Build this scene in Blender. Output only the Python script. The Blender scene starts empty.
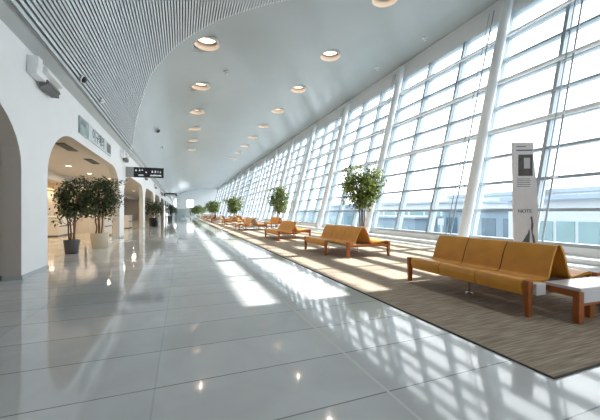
import bpy, math, random
from mathutils import Vector, Matrix
random.seed(7)
S = bpy.context.scene
COL = S.collection
PI = math.pi
TH = math.atan(118/306.0); CT, ST = math.cos(TH), math.sin(TH)
H = 1.4                                   # eye height

# ------------------------------------------------------------------ mesh helpers
class MB:
    def __init__(s): s.v=[]; s.f=[]; s.m=[]; s.mi=0; s.sm=[]
    def add(s, vs, fs, smooth=False):
        b=len(s.v); s.v += [tuple(v) for v in vs]
        for f in fs: s.f.append(tuple(b+i for i in f)); s.m.append(s.mi); s.sm.append(smooth)
        return s
    def box(s, x0,x1,y0,y1,z0,z1):
        return s.add([(x0,y0,z0),(x1,y0,z0),(x1,y1,z0),(x0,y1,z0),(x0,y0,z1),(x1,y0,z1),(x1,y1,z1),(x0,y1,z1)],
              [(0,3,2,1),(4,5,6,7),(0,1,5,4),(1,2,6,5),(2,3,7,6),(3,0,4,7)])
    def quad(s, a,b,c,d): return s.add([a,b,c,d],[(0,1,2,3)])
    def prism(s, pts, axis, a, b, smooth=False):
        """closed outline pts (two coordinates) extruded along axis from a to b"""
        n=len(pts)
        def P(p,t):
            return (t,p[0],p[1]) if axis=='x' else (p[0],t,p[1]) if axis=='y' else (p[0],p[1],t)
        vs=[P(p,a) for p in pts]+[P(p,b) for p in pts]
        s.add(vs, [tuple(range(n))[::-1], tuple(range(n,2*n))])
        return s.add(vs, [(i,(i+1)%n,n+(i+1)%n,n+i) for i in range(n)], smooth)
    def tube(s, path, r, n=12, caps=True):
        path=[Vector(p) for p in path]
        rs = r if isinstance(r,(list,tuple)) else [r]*len(path)
        vs=[]
        for i,p in enumerate(path):
            d=(path[min(i+1,len(path)-1)]-path[max(i-1,0)]).normalized()
            up=Vector((0,0,1)) if abs(d.z)<.9 else Vector((1,0,0))
            u=d.cross(up).normalized(); w=d.cross(u).normalized()
            for k in range(n):
                a=2*PI*k/n; vs.append(p+(u*math.cos(a)+w*math.sin(a))*rs[i])
        fs=[]
        for i in range(len(path)-1):
            for k in range(n):
                fs.append((i*n+k,i*n+(k+1)%n,(i+1)*n+(k+1)%n,(i+1)*n+k))
        s.add(vs,fs,True)
        if caps: s.add(vs[:n]+vs[-n:],[tuple(range(n)),tuple(range(2*n-1,n-1,-1))])
        return s
    def lathe(s, prof, c=(0,0,0), n=24, smooth=True):
        vs=[]
        for r,z in prof:
            for k in range(n):
                a=2*PI*k/n; vs.append((c[0]+r*math.cos(a),c[1]+r*math.sin(a),c[2]+z))
        fs=[(i*n+k,i*n+(k+1)%n,(i+1)*n+(k+1)%n,(i+1)*n+k) for i in range(len(prof)-1) for k in range(n)]
        return s.add(vs,fs,smooth)
    def sph(s, c, r, n=10, m=7, sc=(1,1,1)):
        vs=[]
        for i in range(m+1):
            t=PI*i/m
            for k in range(n):
                a=2*PI*k/n
                vs.append((c[0]+r*sc[0]*math.sin(t)*math.cos(a),c[1]+r*sc[1]*math.sin(t)*math.sin(a),c[2]+r*sc[2]*math.cos(t)))
        return s.add(vs,[(i*n+k,(i+1)*n+k,(i+1)*n+(k+1)%n,i*n+(k+1)%n) for i in range(m) for k in range(n)],True)
    def build(s, name, mat, parent=None, bevel=0, kind=None):
        me=bpy.data.meshes.new(name); me.from_pydata(s.v,[],s.f)
        for m in (mat if isinstance(mat,(list,tuple)) else [mat]): me.materials.append(m)
        me.polygons.foreach_set('material_index', s.m); me.polygons.foreach_set('use_smooth', s.sm)
        me.validate(); me.update()
        o=bpy.data.objects.new(name,me); COL.objects.link(o)
        if parent: o.parent=parent
        if bevel:
            md=o.modifiers.new('bevel','BEVEL'); md.width=bevel; md.segments=2; md.limit_method='ANGLE'; md.angle_limit=.7
        if kind: o['kind']=kind
        return o
def tag(o, label, cat, group=None, kind=None):
    o['label']=label; o['category']=cat
    if group: o['group']=group
    if kind: o['kind']=kind
    return o
def empty(name, loc, rz=0):
    o=bpy.data.objects.new(name,None); COL.objects.link(o); o.location=loc; o.rotation_euler=(0,0,rz); o.empty_display_size=.1
    return o
def thing(name, label, cat, loc, rz=0, group=None): return tag(empty(name,loc,rz),label,cat,group)
def struct(name, mb, mat, parent=None, bevel=0):
    o=mb.build(name,mat,parent,bevel)
    if not parent: o['kind']='structure'
    return o
def copy_tree(o, parent=None):
    c=o.copy(); COL.objects.link(c)
    if parent: c.parent=parent
    for ch in [x for x in KIDS.get(o.name,[])]: copy_tree(ch,c)
    return c
KIDS={}
def index_kids():
    KIDS.clear()
    for o in bpy.data.objects:
        if o.parent: KIDS.setdefault(o.parent.name,[]).append(o)

# ------------------------------------------------------------------ materials
def lin(c): return tuple(((x/255)/12.92 if x/255<=.04045 else ((x/255+.055)/1.055)**2.4) for x in c)
def mat(name, col, rough=.5, metal=0, ior=1.5, emit=None, es=1, noise=0, nscale=8, spec=.5, coat=0, bump=0):
    m=bpy.data.materials.new(name); m.use_nodes=True; nt=m.node_tree; b=nt.nodes['Principled BSDF']
    c=lin(col); b.inputs['Base Color'].default_value=(*c,1); b.inputs['Roughness'].default_value=rough
    b.inputs['Metallic'].default_value=metal; b.inputs['IOR'].default_value=ior; b.inputs['Specular IOR Level'].default_value=spec
    b.inputs['Coat Weight'].default_value=coat
    if emit: b.inputs['Emission Color'].default_value=(*lin(emit),1); b.inputs['Emission Strength'].default_value=es
    if noise or bump:
        tc=nt.nodes.new('ShaderNodeTexCoord'); n=nt.nodes.new('ShaderNodeTexNoise'); n.inputs['Scale'].default_value=nscale; n.inputs['Detail'].default_value=4
        nt.links.new(tc.outputs['Object'],n.inputs['Vector'])
    if noise:
        r=nt.nodes.new('ShaderNodeValToRGB'); r.color_ramp.elements[0].position=.3; r.color_ramp.elements[1].position=.7
        r.color_ramp.elements[0].color=(*[x*(1-noise) for x in c],1); r.color_ramp.elements[1].color=(*[min(1,x*(1+noise)) for x in c],1)
        nt.links.new(n.outputs['Fac'],r.inputs['Fac']); nt.links.new(r.outputs['Color'],b.inputs['Base Color'])
    if bump:
        bp=nt.nodes.new('ShaderNodeBump'); bp.inputs['Strength'].default_value=bump; bp.inputs['Distance'].default_value=.02
        nt.links.new(n.outputs['Fac'],bp.inputs['Height']); nt.links.new(bp.outputs['Normal'],b.inputs['Normal'])
    return m
M={}
M['white']=mat('white_plaster',(232,234,236),.55,noise=.015,nscale=1.5)
M['soffit']=mat('grey_metal_edge',(190,194,196),.45)
M['baseboard']=mat('grey_baseboard',(176,182,184),.35)
M['ceil']=mat('ceiling_panel',(152,159,160),.24,noise=.02,nscale=.4)
M['slat']=mat('slat_metal',(190,196,200),.35,metal=.3)
M['gap']=mat('slat_backing',(98,105,110),.7)
M['tube']=mat('white_painted_steel',(222,226,229),.35)
M['frame']=mat('grey_blue_aluminium',(160,171,179),.4,metal=.2)
M['framelt']=mat('light_aluminium',(176,188,196),.4,metal=.2)
M['sill']=mat('white_sill',(225,229,232),.4)
M['leather']=mat('ochre_leather',(222,155,58),.42,noise=.07,nscale=5,bump=.08)
M['piping']=mat('dark_seam',(70,40,18),.6)
M['wood']=mat('reddish_wood',(166,92,38),.38,noise=.14,nscale=14)
M['chrome']=mat('chrome',(200,200,200),.15,metal=1)
M['tablewhite']=mat('white_laminate',(226,225,228),.25)
M['greyplastic']=mat('grey_plastic',(150,152,150),.5)
M['dark']=mat('near_black',(22,24,28),.35)
M['darkgrey']=mat('dark_grey_pot',(92,92,96),.5,noise=.05)
M['creampot']=mat('cream_pot',(218,206,184),.45)
M['whitepot']=mat('white_pot',(225,226,226),.4)
M['soil']=mat('brown_soil',(112,70,50),.9,noise=.2,nscale=40)
M['bark']=mat('bark',(120,88,66),.8,noise=.2,nscale=25)
M['beige']=mat('beige_gallery_wall',(206,194,176),.6,noise=.02,nscale=2)
M['reveal']=mat('arch_reveal',(196,190,180),.6)  # even greyish beige on the inner faces of the arches
M['galceil']=mat('gallery_ceiling',(200,195,188),.6)
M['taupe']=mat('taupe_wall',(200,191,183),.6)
M['counter']=mat('cream_counter',(214,205,192),.4)
M['vent']=mat('vent_grey',(112,110,106),.6)
M['green']=mat('grey_green_glass_panel',(140,160,158),.25)
M['signlt']=mat('pale_sign_panel',(196,206,208),.35)
M['signtxt']=mat('sign_ink',(60,68,74),.5)
M['signblack']=mat('black_sign',(24,27,32),.35)
M['signtext_e']=mat('sign_lettering_lit',(235,238,240),.5,emit=(235,240,245),es=.2)
M['copper']=mat('brown_lamp_trim',(128,72,48),.35,metal=.4)
M['lamp']=mat('warm_lamp',(255,240,220),.5,emit=(255,214,176),es=2.4)
M['recess']=mat('lamp_recess',(206,206,203),.5)
M['glamp']=mat('gallery_lamp',(255,240,220),.5,emit=(255,232,196),es=8)
M['cove']=mat('cove_lamp',(255,240,220),.5,emit=(255,205,140),es=2.6)
M['screen']=mat('dark_screen',(26,26,32),.2)
M['bluegrey']=mat('blue_grey_panel',(120,128,136),.4)
M['hair']=mat('black_hair',(22,20,22),.6)
M['skin']=mat('skin',(214,170,146),.55)
M['coatl']=mat('pale_coat',(214,208,202),.8)
M['coatd']=mat('black_coat',(34,34,38),.8)
M['trous']=mat('dark_trousers',(60,62,74),.8)
M['coatg']=mat('dark_green_coat',(48,66,60),.8)
M['coatr']=mat('dull_red_coat',(140,72,66),.8)
M['bld_w']=mat('pale_facade',(164,172,179),.7,noise=.03,nscale=.2)
M['bld_b']=mat('blue_grey_facade',(114,134,149),.6,noise=.04,nscale=.3)
M['bld_r']=mat('pale_roof',(130,146,160),.6)
M['bwin']=mat('teal_window_glass',(100,130,136),.15,noise=.1,nscale=.8)
M['bwin_d']=mat('window_blue_grey',(74,96,112),.2,noise=.1,nscale=1.2)
M['apron']=mat('pale_concrete',(134,141,146),.8,noise=.06,nscale=.1)
M['banner']=mat('banner_print',(236,236,240),.5,noise=.03,nscale=9)
M['bannerink']=mat('banner_ink',(96,98,108),.5)
M['bannerdark']=mat('banner_photo_dark',(92,84,84),.5,noise=.25,nscale=14)
M['bannerpic']=mat('banner_photo_light',(206,208,212),.5,noise=.05,nscale=12)

def leafmat(name, a, b, tr):
    m=bpy.data.materials.new(name); m.use_nodes=True; nt=m.node_tree; N=nt.nodes; L=nt.links
    p=N['Principled BSDF']; out=N['Material Output']; p.inputs['Roughness'].default_value=.4
    g=N.new('ShaderNodeNewGeometry'); r=N.new('ShaderNodeValToRGB')
    r.color_ramp.elements[0].color=(*lin(a),1); r.color_ramp.elements[1].color=(*lin(b),1)
    L.new(g.outputs['Random Per Island'],r.inputs['Fac']); L.new(r.outputs['Color'],p.inputs['Base Color'])
    t=N.new('ShaderNodeBsdfTranslucent'); L.new(r.outputs['Color'],t.inputs['Color'])
    mx=N.new('ShaderNodeMixShader'); mx.inputs[0].default_value=tr
    L.new(p.outputs[0],mx.inputs[1]); L.new(t.outputs[0],mx.inputs[2]); L.new(mx.outputs[0],out.inputs['Surface'])
    return m
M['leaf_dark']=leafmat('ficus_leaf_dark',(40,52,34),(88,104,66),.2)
M['leaf']=leafmat('ficus_leaf_lit',(64,88,44),(150,165,84),.4)  # lit green of the glass side trees put into the leaf colour

def glass():
    m=bpy.data.materials.new('clear_glass'); m.use_nodes=True; nt=m.node_tree; N=nt.nodes; L=nt.links
    N.remove(N['Principled BSDF'])
    t=N.new('ShaderNodeBsdfTransparent'); t.inputs['Color'].default_value=(.90,.94,.95,1)
    g=N.new('ShaderNodeBsdfGlossy'); g.inputs['Roughness'].default_value=.02; g.inputs['Color'].default_value=(1,1,1,1)
    lw=N.new('ShaderNodeLayerWeight'); lw.inputs['Blend'].default_value=.5
    pw=N.new('ShaderNodeMath'); pw.operation='POWER'; L.new(lw.outputs['Facing'],pw.inputs[0]); pw.inputs[1].default_value=5
    f=N.new('ShaderNodeMath'); f.operation='MULTIPLY_ADD'; L.new(pw.outputs[0],f.inputs[0]); f.inputs[1].default_value=.7; f.inputs[2].default_value=.05
    mx=N.new('ShaderNodeMixShader'); L.new(f.outputs[0],mx.inputs[0]); L.new(t.outputs[0],mx.inputs[1]); L.new(g.outputs[0],mx.inputs[2])
    L.new(mx.outputs[0],N['Material Output'].inputs['Surface'])
    return m
M['glass']=glass()

def stone(name, col, col2, jcol, rough, xjs, px, py, yoff, jw=.006, bright=None, spec=.5, ior=1.5):
    """polished stone slabs; joints at X = xjs + k*px, Y = yoff + k*py"""
    m=bpy.data.materials.new(name); m.use_nodes=True; nt=m.node_tree; N=nt.nodes; L=nt.links; p=N['Principled BSDF']
    geo=N.new('ShaderNodeNewGeometry'); sp=N.new('ShaderNodeSeparateXYZ'); L.new(geo.outputs['Position'],sp.inputs[0])
    def math_(op,a,b=None,v=None):
        n=N.new('ShaderNodeMath'); n.operation=op
        if hasattr(a,'links'): L.new(a,n.inputs[0])
        else: n.inputs[0].default_value=a
        if b is not None:
            if hasattr(b,'links'): L.new(b,n.inputs[1])
            else: n.inputs[1].default_value=b
        return n.outputs[0]
    def joint(c,off,per,w):
        a=math_('SUBTRACT',c,off); a=math_('DIVIDE',a,per); a=math_('FRACT',a); a=math_('SUBTRACT',a,.5); a=math_('ABSOLUTE',a)
        return math_('GREATER_THAN',a,.5-w/per)
    jx=joint(sp.outputs['X'],xjs,px,jw); jy=joint(sp.outputs['Y'],yoff,py,jw*1.1)
    j=math_('MAXIMUM',math_('MULTIPLY',jx,.3),jy)
    # tile tone
    cx=math_('FLOOR',math_('DIVIDE',math_('SUBTRACT',sp.outputs['X'],xjs),px)); cy=math_('FLOOR',math_('DIVIDE',math_('SUBTRACT',sp.outputs['Y'],yoff),py))
    cb=N.new('ShaderNodeCombineXYZ'); L.new(cx,cb.inputs[0]); L.new(cy,cb.inputs[1])
    wn=N.new('ShaderNodeTexWhiteNoise'); wn.noise_dimensions='2D'; L.new(cb.outputs[0],wn.inputs['Vector'])
    no=N.new('ShaderNodeTexNoise'); no.inputs['Scale'].default_value=1.6; no.inputs['Detail'].default_value=7; no.inputs['Distortion'].default_value=1.2
    L.new(geo.outputs['Position'],no.inputs['Vector'])
    f=math_('ADD',math_('MULTIPLY',wn.outputs['Value'],.3),math_('MULTIPLY',no.outputs['Fac'],.8))
    r=N.new('ShaderNodeValToRGB'); r.color_ramp.elements[0].position=.3; r.color_ramp.elements[1].position=.85
    r.color_ramp.elements[0].color=(*lin(col),1); r.color_ramp.elements[1].color=(*lin(col2),1); L.new(f,r.inputs['Fac'])
    mx=N.new('ShaderNodeMix'); mx.data_type='RGBA'; L.new(j,mx.inputs['Factor']); L.new(r.outputs['Color'],mx.inputs['A']); mx.inputs['B'].default_value=(*lin(jcol),1)
    src=mx.outputs['Result']
    if bright is not None:                 # the pale metal divider strip
        a=math_('ABSOLUTE',math_('SUBTRACT',sp.outputs['X'],bright)); g=math_('LESS_THAN',a,.012)
        m2=N.new('ShaderNodeMix'); m2.data_type='RGBA'; L.new(g,m2.inputs['Factor']); L.new(src,m2.inputs['A']); m2.inputs['B'].default_value=(*lin((215,218,216)),1)
        src=m2.outputs['Result']
    L.new(src,p.inputs['Base Color']); p.inputs['Roughness'].default_value=rough; p.inputs['IOR'].default_value=ior; p.inputs['Specular IOR Level'].default_value=spec
    return m
M['stone']=stone('polished_stone',(194,198,199),(212,216,217),(140,144,146),.06,-.2,1.7,.7,2.68,bright=1.5,ior=1.65)
M['stone2']=stone('gallery_stone',(176,162,142),(196,184,164),(150,138,120),.16,-3.1,1.2,1.2,0)

def carpet_mat():
    m=bpy.data.materials.new('woven_carpet'); m.use_nodes=True; nt=m.node_tree; N=nt.nodes; L=nt.links; p=N['Principled BSDF']
    tc=N.new('ShaderNodeNewGeometry'); mp=N.new('ShaderNodeMapping'); mp.inputs['Scale'].default_value=(1.6,30,1)
    L.new(tc.outputs['Position'],mp.inputs[0])
    n=N.new('ShaderNodeTexNoise'); n.inputs['Scale'].default_value=1.5; n.inputs['Detail'].default_value=5; L.new(mp.outputs[0],n.inputs['Vector'])
    r=N.new('ShaderNodeValToRGB'); e=r.color_ramp.elements
    e[0].position=.32; e[0].color=(*lin((132,119,106)),1); e[1].position=.66; e[1].color=(*lin((184,172,156)),1)
    e2=r.color_ramp.elements.new(.5); e2.color=(*lin((160,147,132)),1)
    L.new(n.outputs['Fac'],r.inputs['Fac']); L.new(r.outputs['Color'],p.inputs['Base Color']); p.inputs['Roughness'].default_value=.95; p.inputs['Specular IOR Level'].default_value=.1
    b=N.new('ShaderNodeBump'); b.inputs['Strength'].default_value=.3; b.inputs['Distance'].default_value=.01; L.new(n.outputs['Fac'],b.inputs['Height']); L.new(b.outputs[0],p.inputs['Normal'])
    return m
M['carpet']=carpet_mat()
M['carpetedge']=mat('carpet_binding',(70,66,62),.8)

# ------------------------------------------------------------------ dimensions
YB, YE = -12.0, 124.6                 # ends of the concourse
WX = -3.1                             # left wall face
GX0, GZ0, LEAN = 10.8, .42, .26       # glass wall base and lean
def GX(z, off=0): return GX0+LEAN*(z-GZ0)+off
PITCH=1.05; NROW=9; GTOP=GZ0+PITCH*NROW
CTOP=10.9
prof=[(-3.1,4.98),(-2.85,5.02),(-2.45,6.1),(-1.7,7.35),(-.6,8.3),(1,9.0),(3.4,9.6),(6,9.95),(9,10.35),(13.5,CTOP)]
def ceilz(x):
    P=prof
    if x<=P[0][0]: return P[0][1]
    if x>=P[-1][0]: return P[-1][1]
    for i in range(len(P)-1):
        if P[i][0]<=x<=P[i+1][0]: break
    def sl(j):
        if j<=0: return (P[1][1]-P[0][1])/(P[1][0]-P[0][0])
        if j>=len(P)-1: return (P[-1][1]-P[-2][1])/(P[-1][0]-P[-2][0])
        a=(P[j][1]-P[j-1][1])/(P[j][0]-P[j-1][0]); b=(P[j+1][1]-P[j][1])/(P[j+1][0]-P[j][0])
        return 2*a*b/(a+b)
    h=P[i+1][0]-P[i][0]; t=(x-P[i][0])/h
    return (P[i][1]*(2*t**3-3*t*t+1)+h*sl(i)*(t**3-2*t*t+t)+P[i+1][1]*(-2*t**3+3*t*t)+h*sl(i+1)*(t**3-t*t))
def ray(px,py):
    a=(px-300)/306.0; b=(212-py)/306.0
    return Vector((a*CT+ST, CT-a*ST, b))
def on_ceiling(px,py):
    d=ray(px,py); t=.5
    while t<200:
        p=d*t+Vector((0,0,H))
        if p.z>ceilz(p.x) : return p
        t+=.01
    return p

# ------------------------------------------------------------------ floor
struct('floor', MB().box(WX-.45,GX0+.3,YB,YE+.2,-.2,0), M['stone'])
struct('floor.001', MB().box(-10.2,WX-.45,YB,YE+.2,-.2,0), M['stone2'])
def carpet(x0,x1,y0,y1,label):
    t=thing('carpet',label,'carpet',(0,0,0))
    MB().box(x0+.015,x1-.015,y0+.015,y1-.015,.0,.014).build('pile',M['carpet'],t)
    b=MB(); w=.03
    b.box(x0,x1,y0,y0+.016,0,.013); b.box(x0,x1,y1-.016,y1,0,.013); b.box(x0,x0+.016,y0+.016,y1-.016,0,.013); b.box(x1-.016,x1,y0+.016,y1-.016,0,.013)
    b.build('binding',M['carpetedge'],t)
carpet(2.9,8.9,1.62,25.5,'long grey brown woven carpet under the nearest ochre benches')
carpet(2.9,8.4,27.5,51,'second woven carpet, farther along the glass wall under distant benches')
carpet(2.9,8.9,53,84,'farthest woven carpet strip near the end of the concourse')

# ------------------------------------------------------------------ left wall with arches
PIER=1.32; MOD=10.65; SPR=2.3; ATOP=3.65; WTOP=4.95; TK=.30
def arch_outline(a,b,n=10):
    r=1.9; pts=[(a,0.0),(a,SPR)]
    for i in range(1,n+1):
        t=PI/2*i/n; pts.append((a+r-r*math.cos(t),SPR+(ATOP-SPR)*math.sin(t)))
    for i in range(n,-1,-1):
        t=PI/2*i/n; pts.append((b-r+r*math.cos(t),SPR+(ATOP-SPR)*math.sin(t)))
    pts.append((b,0.0)); return pts
w=MB(); arches=[]
k=-2
while True:
    a=9.3+MOD*k; b=a+MOD-PIER
    if b>YE: break
    arches.append((max(a,YB),b)); k+=1
prev=YB
for (a,b) in arches:
    o=arch_outline(a,b)
    for X,fl in ((WX,0),(WX-TK,1)):
        def q(p1,p2,p3,p4):
            P=[(X,p[0],p[1]) for p in (p1,p2,p3,p4)]
            if fl: P.reverse()
            w.quad(*P)
        if a>prev: q((prev,0),(a,0),(a,WTOP),(prev,WTOP))
        for i in range(1,len(o)-2):
            q(o[i],o[i+1],(o[i+1][0],WTOP),(o[i][0],WTOP))
    for i in range(len(o)-1):
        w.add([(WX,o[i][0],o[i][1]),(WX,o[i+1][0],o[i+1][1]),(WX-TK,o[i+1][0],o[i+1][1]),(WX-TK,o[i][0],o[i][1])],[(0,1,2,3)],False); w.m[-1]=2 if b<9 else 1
    prev=b
w.quad((WX,prev,0),(WX,YE,0),(WX,YE,WTOP),(WX,prev,WTOP)); w.quad((WX-TK,prev,0),(WX-TK,prev,WTOP),(WX-TK,YE,WTOP),(WX-TK,YE,0))
w.quad((WX,YB,WTOP),(WX,YE,WTOP),(WX-TK,YE,WTOP),(WX-TK,YB,WTOP))
struct('wall_left', w, [M['white'],M['reveal'],M['taupe']])
bb=MB(); prev=YB
for (a,b) in arches+[(YE,YE)]:
    if a>prev+.01: bb.box(WX-TK-.01,WX+.02,prev-.01,min(a+.01,YE),0,.09)
    prev=b
struct('baseboard_left', bb, M['baseboard'])
# sloping grey metal edge between wall and slatted ceiling
e=MB(); e.prism([(WX-.05,WTOP-.02),(WX,WTOP-.02),(WX+.25,WTOP+.05),(WX+.27,WTOP+.12),(WX-.05,WTOP+.12)],'y',YB,YE)
struct('trim_1', e, M['soffit'])

# gallery behind the arches
g=MB(); g.box(-10.2,-10,YB,YE,0,3.95); struct('wall_back_left', g, M['beige'])
g=MB(); g.box(-10,WX-TK,YB,YE,3.85,3.95); struct('ceiling.001', g, M['galceil'])
g=MB(); g.box(-10,WX-TK,8.0,8.3,0,3.85); struct('wall_cross', g, M['taupe'])
g=MB(); g.box(-10,WX-TK,7.98,8.0,0,.1); struct('baseboard_cross', g, M['vent'])
g=MB(); g.box(-10,WX-TK,62,62.2,0,3.85); struct('wall_cross_far', g, M['beige'])
# stepped bulkhead in the gallery
g=MB(); g.box(-7.6,-7.3,8.3,62,3.35,3.85); struct('trim_2', g, M['galceil'])

# ------------------------------------------------------------------ ceiling with round recesses
LR=.54
rows=[(1.03,14.4,5.02),(7.75,10.4,5.02)]
lights=[]
for ri,(lx,y0,dy) in enumerate(rows):
    y=y0; n=0
    if ri==1:
        for q in (-4,-3,-2,-1): lights.append((lx,y0+dy*q,ri,-1))  # unseen downlights added to carry the row back and brighten the hall
    while n<(6,9)[ri]: lights.append((lx,y,ri,n)); y+=dy; n+=1
xs=[]
x=-3.1
base=[-3.1,-2.95,-2.85,-2.7,-2.5,-2.3,-2.0,-1.7,-1.4,-1.0,-.6,-.2,.33,1.73,2.4,3.2,4,5,6,7.05,8.45,9.5,11,12.2,13.52]
cm=MB()
def cz(x,y): return (x,y,ceilz(x))
for i in range(len(base)-1):
    x0,x1=base[i],base[i+1]
    cells=[l for l in lights if x0<l[0]<x1]
    if not cells:
        n=1
        cm.add([cz(x0,YB),cz(x0,YE),cz(x1,YE),cz(x1,YB)],[(0,1,2,3)],True); continue
    y=YB
    for l in cells:
        ya,yb=l[1]-.7,l[1]+.7
        cm.add([cz(x0,y),cz(x0,ya),cz(x1,ya),cz(x1,y)],[(0,1,2,3)],True)
        N_=32; inner=[]; outer=[]
        for k in range(N_):
            t=2*PI*k/N_; c,s=math.cos(t),math.sin(t)
            inner.append(cz(l[0]+LR*c,l[1]+LR*s)); mm=max(abs(c),abs(s))
            outer.append(cz(l[0]+.7*c/mm if abs(l[0]-(x0+x1)/2)<.02 else min(max(l[0]+.7*c/mm,x0),x1),l[1]+.7*s/mm))
        cm.add(inner+outer,[(k,(k+1)%N_,N_+(k+1)%N_,N_+k) for k in range(N_)],True)
        y=yb
    cm.add([cz(x0,y),cz(x0,YE),cz(x1,YE),cz(x1,y)],[(0,1,2,3)],True)
co_=struct('ceiling', cm, M['ceil'])
def cn(x):
    sl_=(ceilz(min(x+.05,13.5))-ceilz(max(x-.05,-3.1)))/(min(x+.05,13.5)-max(x-.05,-3.1)); return Vector((-sl_,0,1)).normalized()
n0=co_.data.polygons[0].normal.z
nl_=[]
for p in co_.data.polygons:
    sg=1 if p.normal.z>0 else -1
    for li in p.loop_indices: nl_.append(cn(co_.data.vertices[co_.data.loops[li].vertex_index].co.x)*sg)
co_.data.normals_split_custom_set(nl_)
# roof deck above, seals the hall
rd=MB(); P2=[(-3.6,4.9),(-3.6,6.2),(-2.2,8.4),(0,9.9),(4,10.9),(14.2,12),(14.2,11.4),(13.5,11.0)]
rr=MB()
for i in range(len(P2)-1):
    a,b=P2[i],P2[i+1]; rr.quad((a[0],YB,a[1]),(b[0],YB,b[1]),(b[0],YE,b[1]),(a[0],YE,a[1]))
struct('ceiling.002', rr, M['soffit'])

# slatted part of the ceiling near the camera
yend=[(-2.9,20.5),(-2.2,18),(-1.4,15.5),(-.1,13.8),(1.25,12.6),(3,11.6),(4.6,10.8),(6,9.0)]
def ye(x):
    for (a,ya),(b,yb) in zip(yend,yend[1:]):
        if a<=x<=b: return ya+(yb-ya)*(x-a)/(b-a)
    return yend[0][1] if x<yend[0][0] else yend[-1][1]
curve=[]; x=-2.86
sm=MB(); bk=MB(); last=None; acc=0; pos=[]
px_,pz_=x,ceilz(x); s_acc=0; step=.002
pitch=.105
while x<5.9:
    nx=x+step; nz=ceilz(nx); ds=math.hypot(step,nz-pz_)
    s_acc+=ds; pz_=nz; x=nx
    if s_acc>=pitch: pos.append((x,nz,math.atan2(nz-ceilz(x-step),step))); s_acc=0
for (x,z,t) in pos:
    tx,tz=math.cos(t),math.sin(t); nx_,nz_=math.sin(t),-math.cos(t)     # tangent and downward normal
    def pp(a,b): return (x+tx*a+nx_*b, z+tz*a+nz_*b)
    sm.prism([pp(-.031,.085),pp(.031,.085),pp(.031,.035),pp(-.031,.035)],'y',YB,ye(x))
struct('ceiling_slats', sm, M['slat'])
for (a,b) in zip(pos,pos[1:]):
    q=[]
    for (x,z,t) in (a,b): q.append((x+math.sin(t)*.02, z-math.cos(t)*.02, ye(x)))
    bk.quad((q[0][0],YB,q[0][1]),(q[0][0],q[0][2],q[0][1]),(q[1][0],q[1][2],q[1][1]),(q[1][0],YB,q[1][1]))
struct('ceiling_backing', bk, M['gap'])

# recessed downlights
def make_light():
    t=thing('ceiling_light','x','ceiling light',(0,0,0))
    MB().lathe([(LR,-.06),(LR,.26),(LR-.03,.28)],n=32).build('recess',M['recess'],t)
    b=MB(); b.lathe([(LR+.04,-.05),(LR-.0,-.05)],n=32); b.lathe([(LR+.04,-.05),(LR+.04,.0)],n=32); b.build('rim',M['recess'],t)
    b=MB(); b.lathe([(LR,.24),(LR-.03,.225),(.45,.19),(.43,.19),(.42,.26)],n=32); lt_=b.build('lamp_trim',M['copper'],t)
    b=MB(); b.lathe([(.43,.215),(.2,.205),(.001,.20)],n=32); b.build('lamp',M['lamp'],lt_)
    return t
lt=make_light(); index_kids()
ordn=['nearest','second nearest','third nearest','fourth nearest','fifth nearest']
for i,(x,y,ri,n) in enumerate(lights):
    o=lt if i==0 else copy_tree(lt)
    o.location=(x,y,ceilz(x))
    ld=bpy.data.lights.new('downlight','SPOT'); ld.shadow_soft_size=.04; ld.spot_size=2.3; ld.spot_blend=1; ld.energy=190; ld.color=(1,.95,.90)
    lo=bpy.data.objects.new('downlight',ld); COL.objects.link(lo); lo.location=(x,y,ceilz(x)+.17)
    rown=['row over the walkway, left','row on the glass wall side, right'][ri]
    if n<0: tag(o,'added round downlight out of view, continuing the glass side row to brighten the hall','ceiling light','warm round downlights in the white ceiling')
    elif n<5: tag(o,f"round recessed warm downlight, {ordn[n]} of the {rown}",'ceiling light','warm round downlights in the white ceiling')
    else: tag(o,f"small distant round downlight, {['sixth','seventh','eighth','ninth'][n-5]} of the {rown}",'ceiling light','warm round downlights in the white ceiling')

# small fittings on the ceiling
def fitting(px,py,name,label,cat,m,r,kind='dome'):
    p=on_ceiling(px,py)
    e_=.004; t=math.atan2(ceilz(p.x+e_)-ceilz(p.x-e_),2*e_)
    o=thing(name,label,cat,(p.x,p.y,ceilz(p.x)))
    if p.y<ye(p.x) and p.x<5.9: off=.1
    else: off=.03
    n=Vector((math.sin(t),0,-math.cos(t)))
    o.location=Vector((p.x,p.y,ceilz(p.x)))+n*off
    o.rotation_euler=(0,-t,0)
    MB().lathe([(.001,0),(r*1.25,0),(r*1.25,-.03),(r,-.035)],n=16).build('base',M['white'],o)
    if kind=='dome': MB().lathe([(r,-.03),(r*.9,-.03-r*.5),(r*.5,-.03-r*.85),(.001,-.03-r)],n=16).build('dome',m,o)
    else: MB().lathe([(r*.5,-.03),(r*.5,-.16),(.001,-.17)],n=10).build('sensor',m,o)
fitting(78,77,'dome_camera','black dome camera on the slatted ceiling above the left wall edge','camera',M['dark'],.09)
fitting(98,99,'smoke_detector','small white detector on the slatted ceiling beyond the black dome','smoke detector',M['white'],.08)
fitting(157,130,'dome_camera','dark dome camera on the smooth ceiling before the hanging black sign','camera',M['dark'],.16)
fitting(162,147,'smoke_detector','small pale detector on the smooth ceiling above the hanging black sign','smoke detector',M['white'],.1,'s')
fitting(226,71,'smoke_detector','pale detector on the smooth ceiling just right of the second walkway downlight','smoke detector',M['white'],.1,'s')
fitting(377,67,'smoke_detector','pale detector between the glass side downlights and the white band','smoke detector',M['white'],.12,'s')
fitting(425,37,'smoke_detector','pale detector on the ceiling nearest the top of the glass wall','smoke detector',M['white'],.1,'s')

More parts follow.
